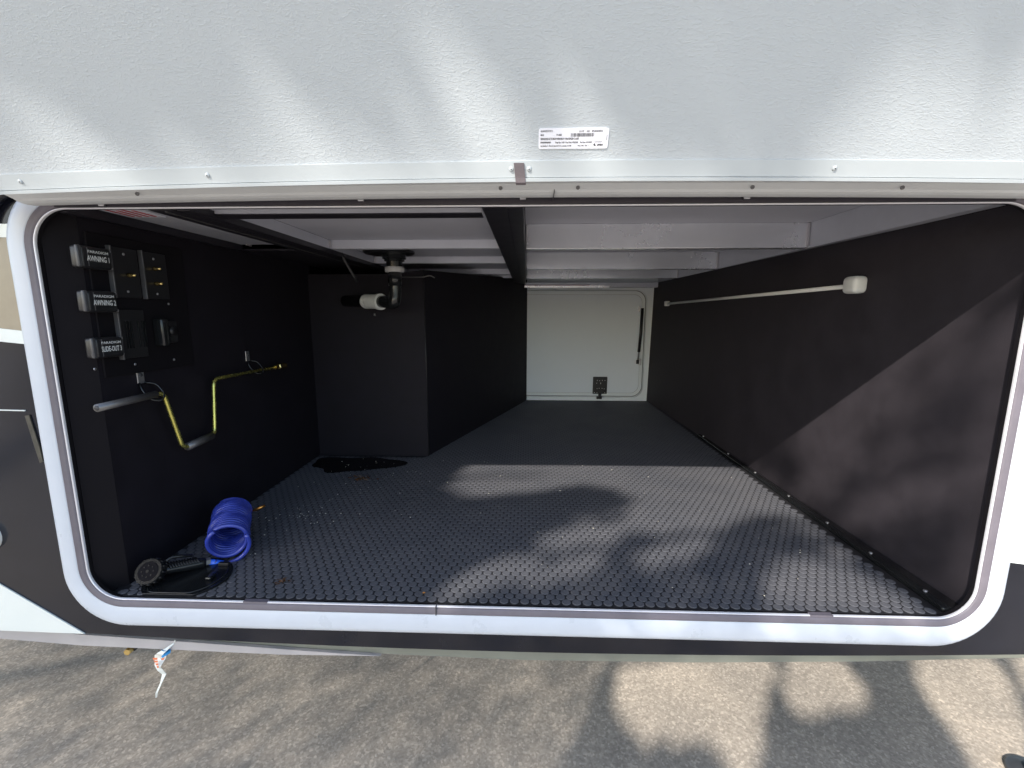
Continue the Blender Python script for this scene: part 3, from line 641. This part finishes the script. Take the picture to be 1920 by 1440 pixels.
# ------------------------------------------------------------------ crank handle hanging on the wall
CX = -.950
CK = empty('crank_handle', (CX, 1.2, -.21), label='zinc yellow cranked winding handle hanging on the left wall', category='crank handle')
tube('end_sleeve', [(CX, .925, -.2085), (CX, 1.083, -.2060)], .0088, M['greysteel'], CK, 16, label='grey steel sleeve')
tube('sleeve_bore', [(CX, .9245, -.2085), (CX, .9270, -.2085)], .0058, M['seam'], CK, 12)
rod = fillet([(CX, 1.080, -.206), (CX, 1.106, -.208), (CX+.006, 1.142, -.369), (CX, 1.276, -.366), (CX-.004, 1.300, -.199), (CX-.006, 1.66, -.2035)], .022, 7)
tube('rod', rod, .0055, M['zinc'], CK, 14, label='bent yellow zinc rod')
tube('grip', [(CX+.005, 1.158, -.3688), (CX, 1.262, -.3665)], .0108, M['greysteel'], CK, 16, label='grey sleeve grip')
tube('socket', [(CX-.006, 1.635, -.2035), (CX-.006, 1.655, -.2035), (CX-.006, 1.657, -.2035), (CX-.006, 1.705, -.2045)], [.0085, .0085, .0120, .0120], M['brass'], CK, 6, smooth=False)

# ------------------------------------------------------------------ drain pipe under the ceiling
DP = empty('drain_pipe', (-.53, 1.8, .2)); DP.parent = TR; DP['label'] = 'black drain pipe with grey collar dropping from the ceiling'
px_, py_ = -.531, 1.80
bm = bmesh.new(); add_tube(bm, [(px_-.02, py_, .243), (px_-.02, py_, .236), (px_-.02, py_, .232)], [.100, .100, .094], 28); bmobj('flange', bm, M['plastic'], DP)
tube('adapter', [(px_, py_, .234), (px_, py_, .214), (px_, py_, .212), (px_, py_, .205), (px_, py_, .203), (px_, py_, .178)], [.047, .047, .040, .040, .032, .031], M['gloss_black'], DP, 20, False)
tube('collar', [(px_, py_, .183), (px_, py_, .178), (px_, py_, .166), (px_, py_, .162)], [.036, .0385, .0385, .036], M['collar'], DP, 24, label='pale grey slip collar')
pipe = fillet([(px_, py_, .165), (px_, py_, .085), (px_-.005, py_-.005, .035), (px_-.045, py_+.022, .046), (px_-.29, py_+.205, .054)], .035, 6)
tube('pipe', pipe, .0245, M['gloss_black'], DP, 20)
tube('sleeve', [(px_, py_, .158), (px_, py_, .108)], .0275, M['gloss_black'], DP, 20)
q0 = Vector((px_-.045, py_+.022, .046)); q1 = Vector((px_-.29, py_+.205, .054)); a = q0+(q1-q0)*.12; b_ = q0+(q1-q0)*.48; ab = (b_-a)
tube('coupling', [a, a+ab*.18, a+ab*.2, a+ab*.8], [.0335, .0335, .030, .030], M['whiteplastic'], DP, 24, False, label='white coupling band')
tube('coupling_ring', [a+ab*.86, a+ab*1.0], .0305, M['whiteplastic'], DP, 24, False)
tube('pipe_bolt', [(-.665, 1.93, -.012), (-.665, 1.93, .0)], .005, M['greysteel'], DP, 8)
tube('cable', fillet([(-.71, 1.70, .235), (-.70, 1.72, .20), (-.685, 1.74, .16), (-.67, 1.76, .12)], .02, 4), .007, M['plastic'], DP, 8)
tube('bracket_wire', fillet([(-.60, 1.99, .158), (-.46, 1.99, .158), (-.43, 1.99, .166), (-.41, 1.99, .155)], .01, 3), .0025, M['greysteel'], DP, 6)

# ------------------------------------------------------------------ coiled hose with nozzle
HO = empty('coiled_hose', (-.83, 1.08, FZ), label='blue coiled hose with black spray nozzle lying on the floor', category='hose')
c0 = Vector((-.8030, 1.083, -.608)); ax = Vector((-.55, 1, .16)).normalized(); u = ax.cross(Vector((0, 0, 1))).normalized(); v = u.cross(ax)
rc, rt, L, turns = .0455, .0056, .150, 17
P = []; steps = turns*26
for i in range(steps+1):
    a = 2*math.pi*i/26; t = i/steps
    wob = .0012*math.sin(i*.21)+.0008*math.sin(i*.77)
    P.append(c0+ax*(L*t)+(u*math.cos(a+2.2)+v*math.sin(a+2.2))*(rc+wob))
# lead-out towards the nozzle and tail at the far end
lead = [Vector((-.822, 1.070, -.6590)), Vector((-.800, 1.072, -.6605)), Vector((-.775, 1.078, -.6590)), Vector((-.758, 1.080, -.648))]
st = P[0]
bm = bmesh.new(); add_tube(bm, P, rt, 10); bmobj('coil', bm, M['hose'], HO, True, label='glossy blue hose coil')
b1 = c0+(u*math.cos(R(-20))+v*math.sin(R(-20)))*rc
arc = []
for k in range(0, 13):
    a = R(20-k*9.5); arc.append(c0-ax*.0105+(u*math.cos(a)+v*math.sin(a))*(rc+.002+.0011*k))
lead = arc+[arc[-1]+Vector((-.018, -.004, -.001)), Vector((-.8300, 1.062, -.6545))]
tube('hose_lead', lead, rt, M['hose'], HO, 10)
tube('blue_sleeve', [lead[-2]+Vector((.012, .002, .0)), lead[-1]+Vector((-.010, -.003, 0))], .0078, M['hosefit'], HO, 14, label='bright blue plastic sleeve')
e0 = c0+ax*L+(u*.9+v*-.3)*rc
tube('brass_tail', [e0+Vector((.004, .004, .004)), e0+Vector((.012, .010, .006)), e0+Vector((.013, .011, .006)), e0+Vector((.022, .018, .009)), e0+Vector((.024, .020, .010)), e0+Vector((.034, .028, .013))], [.003, .003, .0055, .0045, .0058, .003], M['orangebrass'], HO, 10, label='orange brass hose fitting')
g1 = Vector((-.8430, 1.058, -.6530)); g0 = Vector((-.905, .990, -.6370)); gd = (g0-g1)
tube('hex_nut', [g1+gd*-.04, g1+gd*.07], .0105, M['greysteel'], HO, 6, smooth=False)
tube('grip', [g1+gd*.07, g1+gd*.12, g1+gd*.25, g1+gd*.6, g1+gd*.9, g1+gd*1.08], [.010, .0125, .0135, .0125, .0105, .012], M['gloss_black'], HO, 18, label='black nozzle grip')
bm = bmesh.new()
for k in range(11):
    t = .26+k*.062; p = g1+gd*t; up = Vector((.3, -.25, .9)).normalized(); sdv = gd.normalized().cross(up).normalized()
    q = [p+up*.0125+sdv*(-.010)+gd.normalized()*-.003, p+up*.0148, p+up*.0120+sdv*.011+gd.normalized()*.003]
    add_tube(bm, q, .0023, 6)
bmobj('grip_ribs', bm, M['gloss_black'], HO, True)
hd = Vector((.10, -.62, .45)).normalized()          # the face of the nozzle looks out of the opening
hc = Vector((-.918, .968, -.628))
tube('nozzle_head', [hc-hd*.030, hc-hd*.018, hc-hd*.010, hc+hd*.010, hc+hd*.013], [.014, .024, .029, .0305, .0290], M['gloss_black'], HO, 24, False, label='round black spray head')
tube('nozzle_face', [hc+hd*.012, hc+hd*.0145], [.0235, .0215], M['jamb'], HO, 24, smooth=False)
bm = bmesh.new(); hu = hd.orthogonal().normalized(); hv = hd.cross(hu)
for k in range(14):
    a = 2*math.pi*k/14; q = hc+(hu*math.cos(a)+hv*math.sin(a))*.0303; add_tube(bm, [q-hd*.008, q+hd*.009], .0022, 6)
bmobj('head_ribs', bm, M['plastic'], HO, True)
bm = bmesh.new()
for k in range(8):
    a = 2*math.pi*k/8; q = hc+hd*.0146+(hu*math.cos(a)+hv*math.sin(a))*.013; add_tube(bm, [q, q+hd*.001], .0018, 6)
add_tube(bm, [hc+hd*.0146, hc+hd*.0165], .0035, 8); bmobj('spray_holes', bm, M['gloss_black'], HO)
tube('trigger', fillet([hc-hd*.012+Vector((.010, .016, .012)), Vector((-.900, 1.008, -.612)), Vector((-.868, 1.038, -.624))], .01, 4), [.004]*7, M['gloss_black'], HO, 8)

# black round lid in the floor corner
LD = empty('round_plate', (-.850, .992, FZ), label='glossy black round plate lying by the sill under the nozzle', category='plate')
pts = [(-.852+.098*math.cos(2*math.pi*k/56), max(.9320, 1.000+.088*math.sin(2*math.pi*k/56))) for k in range(56)]
V = [(x, y, FZ+.0016) for x, y in pts]+[(x, y, FZ+.007) for x, y in pts]
obj('disc_body', V, [tuple(range(56, 112))]+[(k, (k+1) % 56, 56+(k+1) % 56, 56+k) for k in range(56)], M['gloss_black'], LD)
tube('rim', [(-.852+.086*math.cos(2*math.pi*k/40), max(.936, 1.000+.076*math.sin(2*math.pi*k/40)), FZ+.0072) for k in range(41)], .0018, M['gloss_black'], LD, 6)
box('latch', (-.812, 1.050, FZ+.0078), (-.784, 1.060, FZ+.0150), M['plastic'], LD, .001); box('handle', (-.800, .985, FZ+.0078), (-.785, 1.010, FZ+.0160), M['gloss_black'], LD, .003)

# ------------------------------------------------------------------ water stain, crumbs, leaves on the floor
rb = random.Random(11)
def blob(name, c, rx, ry, h, mat, seed, n=60, amp=.22, **t):
    rr = random.Random(seed); ph = [rr.uniform(0, 6.28) for _ in range(7)]
    V = [(c[0], c[1], h)]
    for k in range(n):
        a = 2*math.pi*k/n; f = 1+sum(amp/(j+1)*math.sin((j+2)*a+ph[j]) for j in range(7)); V.append((c[0]+rx*f*math.cos(a), c[1]+ry*f*math.sin(a), h-.0002))
    base = [(x, y, FZ) for x, y, z in V[1:]]
    Fc = [(0, 1+k, 1+(k+1) % n) for k in range(n)]+[(1+k, n+1+k, n+1+(k+1) % n, 1+(k+1) % n) for k in range(n)]
    return obj(name, V+base, Fc, mat, **t)
M['water'] = newmat('wet_black_film', (.004, .004, .005), .06, spec=.5)
blob('water_puddle', (-.765, 1.872), .165, .118, FZ+.0021, M['water'], 4, kind='stuff', label='black wet patch on the floor by the box')
def flake_pile(name, c, r, n, lab):
    bm = bmesh.new()
    for i in range(n):
        a = rb.uniform(0, 6.28); d = r*abs(rb.gauss(0, .5)); p = Vector((c[0]+math.cos(a)*d*1.6, c[1]+math.sin(a)*d, FZ+.002+rb.uniform(0, .006)*(1-min(1, d/r)*.6)))
        t = Vector((rb.uniform(-1, 1), rb.uniform(-1, 1), rb.uniform(-.5, .5)))*r*.22; q = Vector((rb.uniform(-1, 1), rb.uniform(-1, 1), rb.uniform(-.3, .9)))*r*.14
        a_ = [bm.verts.new(p-t), bm.verts.new(p+q), bm.verts.new(p+t), bm.verts.new(p-q+Vector((0, 0, .002)))]; bm.faces.new(a_)
    return bmobj(name, bm, M['wetleaf'], label=lab, category='leaf litter', group='wet leaf scraps on the rubber floor')
flake_pile('leaf_scraps', (-.662, 1.690), .040, 40, 'scraps of wet brown leaf beside the black wet patch')
flake_pile('leaf_scraps', (-.606, .996), .022, 30, 'small clump of wet brown leaf near the sill, right of the hose')
bm = bmesh.new()
def crumb(x, y, s):
    r = bmesh.ops.create_icosphere(bm, subdivisions=1, radius=s)
    for v in r['verts']: v.co = Vector((v.co.x*rb.uniform(.7, 1.5), v.co.y*rb.uniform(.7, 1.3), v.co.z*.6))+Vector((x, y, FZ+.0016+s*.5))
for i in range(190):
    k = rb.random()
    if k < .45: x, y = rb.gauss(-.60, .13), rb.gauss(1.72, .13)
    elif k < .7: x, y = rb.gauss(-.78, .08), rb.gauss(1.35, .08)
    else: x, y = rb.uniform(-.9, .9), rb.uniform(.98, 2.0)
    if -.97 < x < .9 and .97 < y < 1.97: crumb(x, y, rb.choice((.0008, .0010, .0013, .0019)))
bmobj('crumbs', bm, M['crumb'], kind='stuff', label='pale specks and crumbs scattered on the rubber floor')
bm = bmesh.new(); crumb(0, 0, .0001); bm.free()
for (x, y, s, lab) in ((.13, 1.60, .006, 'single white chip in the middle of the rubber floor'), (-.244, .965, .005, 'amber crumb beside the sill seam')):
    bm = bmesh.new(); r = bmesh.ops.create_icosphere(bm, subdivisions=1, radius=s*.6)
    for v_ in r['verts']: v_.co = Vector((v_.co.x*1.3, v_.co.y*rb.uniform(.6, 1), v_.co.z*.5))+Vector((x, y, FZ+.003))
    bmobj('chip', bm, M['crumb'] if 'white' in lab else M['orangebrass'], label=lab, category='chip')

# ------------------------------------------------------------------ below the body
WT = empty('warning_tag', (-.88, .945, -.80), label='crumpled white warning tag with orange print hanging under the body', category='tag')
def ribbon(name, pts, mat, y0=.938, thick=.0012, **t):
    n = len(pts); V = []; 
    for i, (x, z, wd) in enumerate(pts):
        yo = y0+.006*math.sin(i*1.7); V += [(x-wd/2, yo, z), (x+wd/2, yo-.004*math.cos(i*2.1), z)]
    V += [(x, y+thick, z) for x, y, z in V]; m_ = 2*n
    Fc = [(2*i, 2*i+1, 2*i+3, 2*i+2) for i in range(n-1)]+[(m_+2*i+2, m_+2*i+3, m_+2*i+1, m_+2*i) for i in range(n-1)]
    Fc += [(2*i, 2*i+2, m_+2*i+2, m_+2*i) for i in range(n-1)]+[(2*i+3, 2*i+1, m_+2*i+1, m_+2*i+3) for i in range(n-1)]+[(0, m_, m_+1, 1), (2*n-1, m_+2*n-1, m_+2*n-2, 2*n-2)]
    return obj(name, V, Fc, mat, WT, **t)
ribbon('tag_sheet', [(-.852, -.788, .004), (-.862, -.802, .005), (-.876, -.812, .010), (-.890, -.822, .018), (-.900, -.835, .028), (-.903, -.846, .026), (-.902, -.858, .017), (-.899, -.872, .012), (-.899, -.890, .009), (-.906, -.912, .006), (-.915, -.934, .004), (-.922, -.952, .0025)], M['ribbon'])
for k in range(4):
    wd = .014-.0026*k; z = -.833-.0075*k; x = -.903+.0012*k
    obj('tag_stripe', [(x-wd/2, .9305, z), (x+wd/2, .9295, z+.0015), (x+wd/2*.8, .9300, z-.0048), (x-wd/2*.75, .9310, z-.0058)], [(3, 2, 1, 0)], M['orange'], WT)
obj('tag_corner', [(-.888, .930, -.834), (-.878, .930, -.830), (-.882, .930, -.838), (-.888, .9305, -.838)], [(3, 2, 1, 0)], M['orange'], WT)
ribbon('blue_tie', [(-.884, -.814, .010), (-.879, -.819, .014), (-.874, -.822, .014), (-.882, -.827, .007)], M['bluebit'], .934, label='bright blue tie')
tube('brass_bolt', [(-.984, .956, -.830), (-.984, .944, -.830), (-.984, .941, -.830)], [.0085, .0085, .0080], M['brass'], TR, 6, False, label='brass bolt head under the body edge')
tube('bolt_boss', [(-.982, .995, -.825), (-.982, .9545, -.825)], .0125, M['plastic'], TR, 14)
PD = empty('round_pad', (1.665, 1.30, GZ), label='dark grey rounded pad on the asphalt at the bottom right', category='pad')
tube('pad_body', [(1.665, 1.285, GZ), (1.665, 1.285, GZ+.014), (1.665, 1.285, GZ+.020), (1.665, 1.285, GZ+.020)], [.062, .062, .056, .001], M['pad'], PD, 32)
tube('pad_boss', [(1.665, 1.285, GZ+.020), (1.665, 1.285, GZ+.035)], .02, M['pad'], PD, 16)

# ------------------------------------------------------------------ parent transforms (everything above was authored in world space)
def fix_tree(root):
    for ch in root.children:
        if ch.type == 'EMPTY': fix_tree(ch)
bpy.context.view_layer.update()
LOCAL = {'shade_tree'}
def world_parent(o, parent_world):
    """children authored in world space: cancel the parent's own place"""
    ow = o.matrix_basis.copy()
    o.matrix_parent_inverse = parent_world.inverted()
    for c in o.children: world_parent(c, ow)
for o in list(bpy.data.objects):
    if o.parent is None and o.children and o.name not in LOCAL:
        for c in o.children: world_parent(c, o.matrix_basis.copy())
SKIN.matrix_basis = SKM
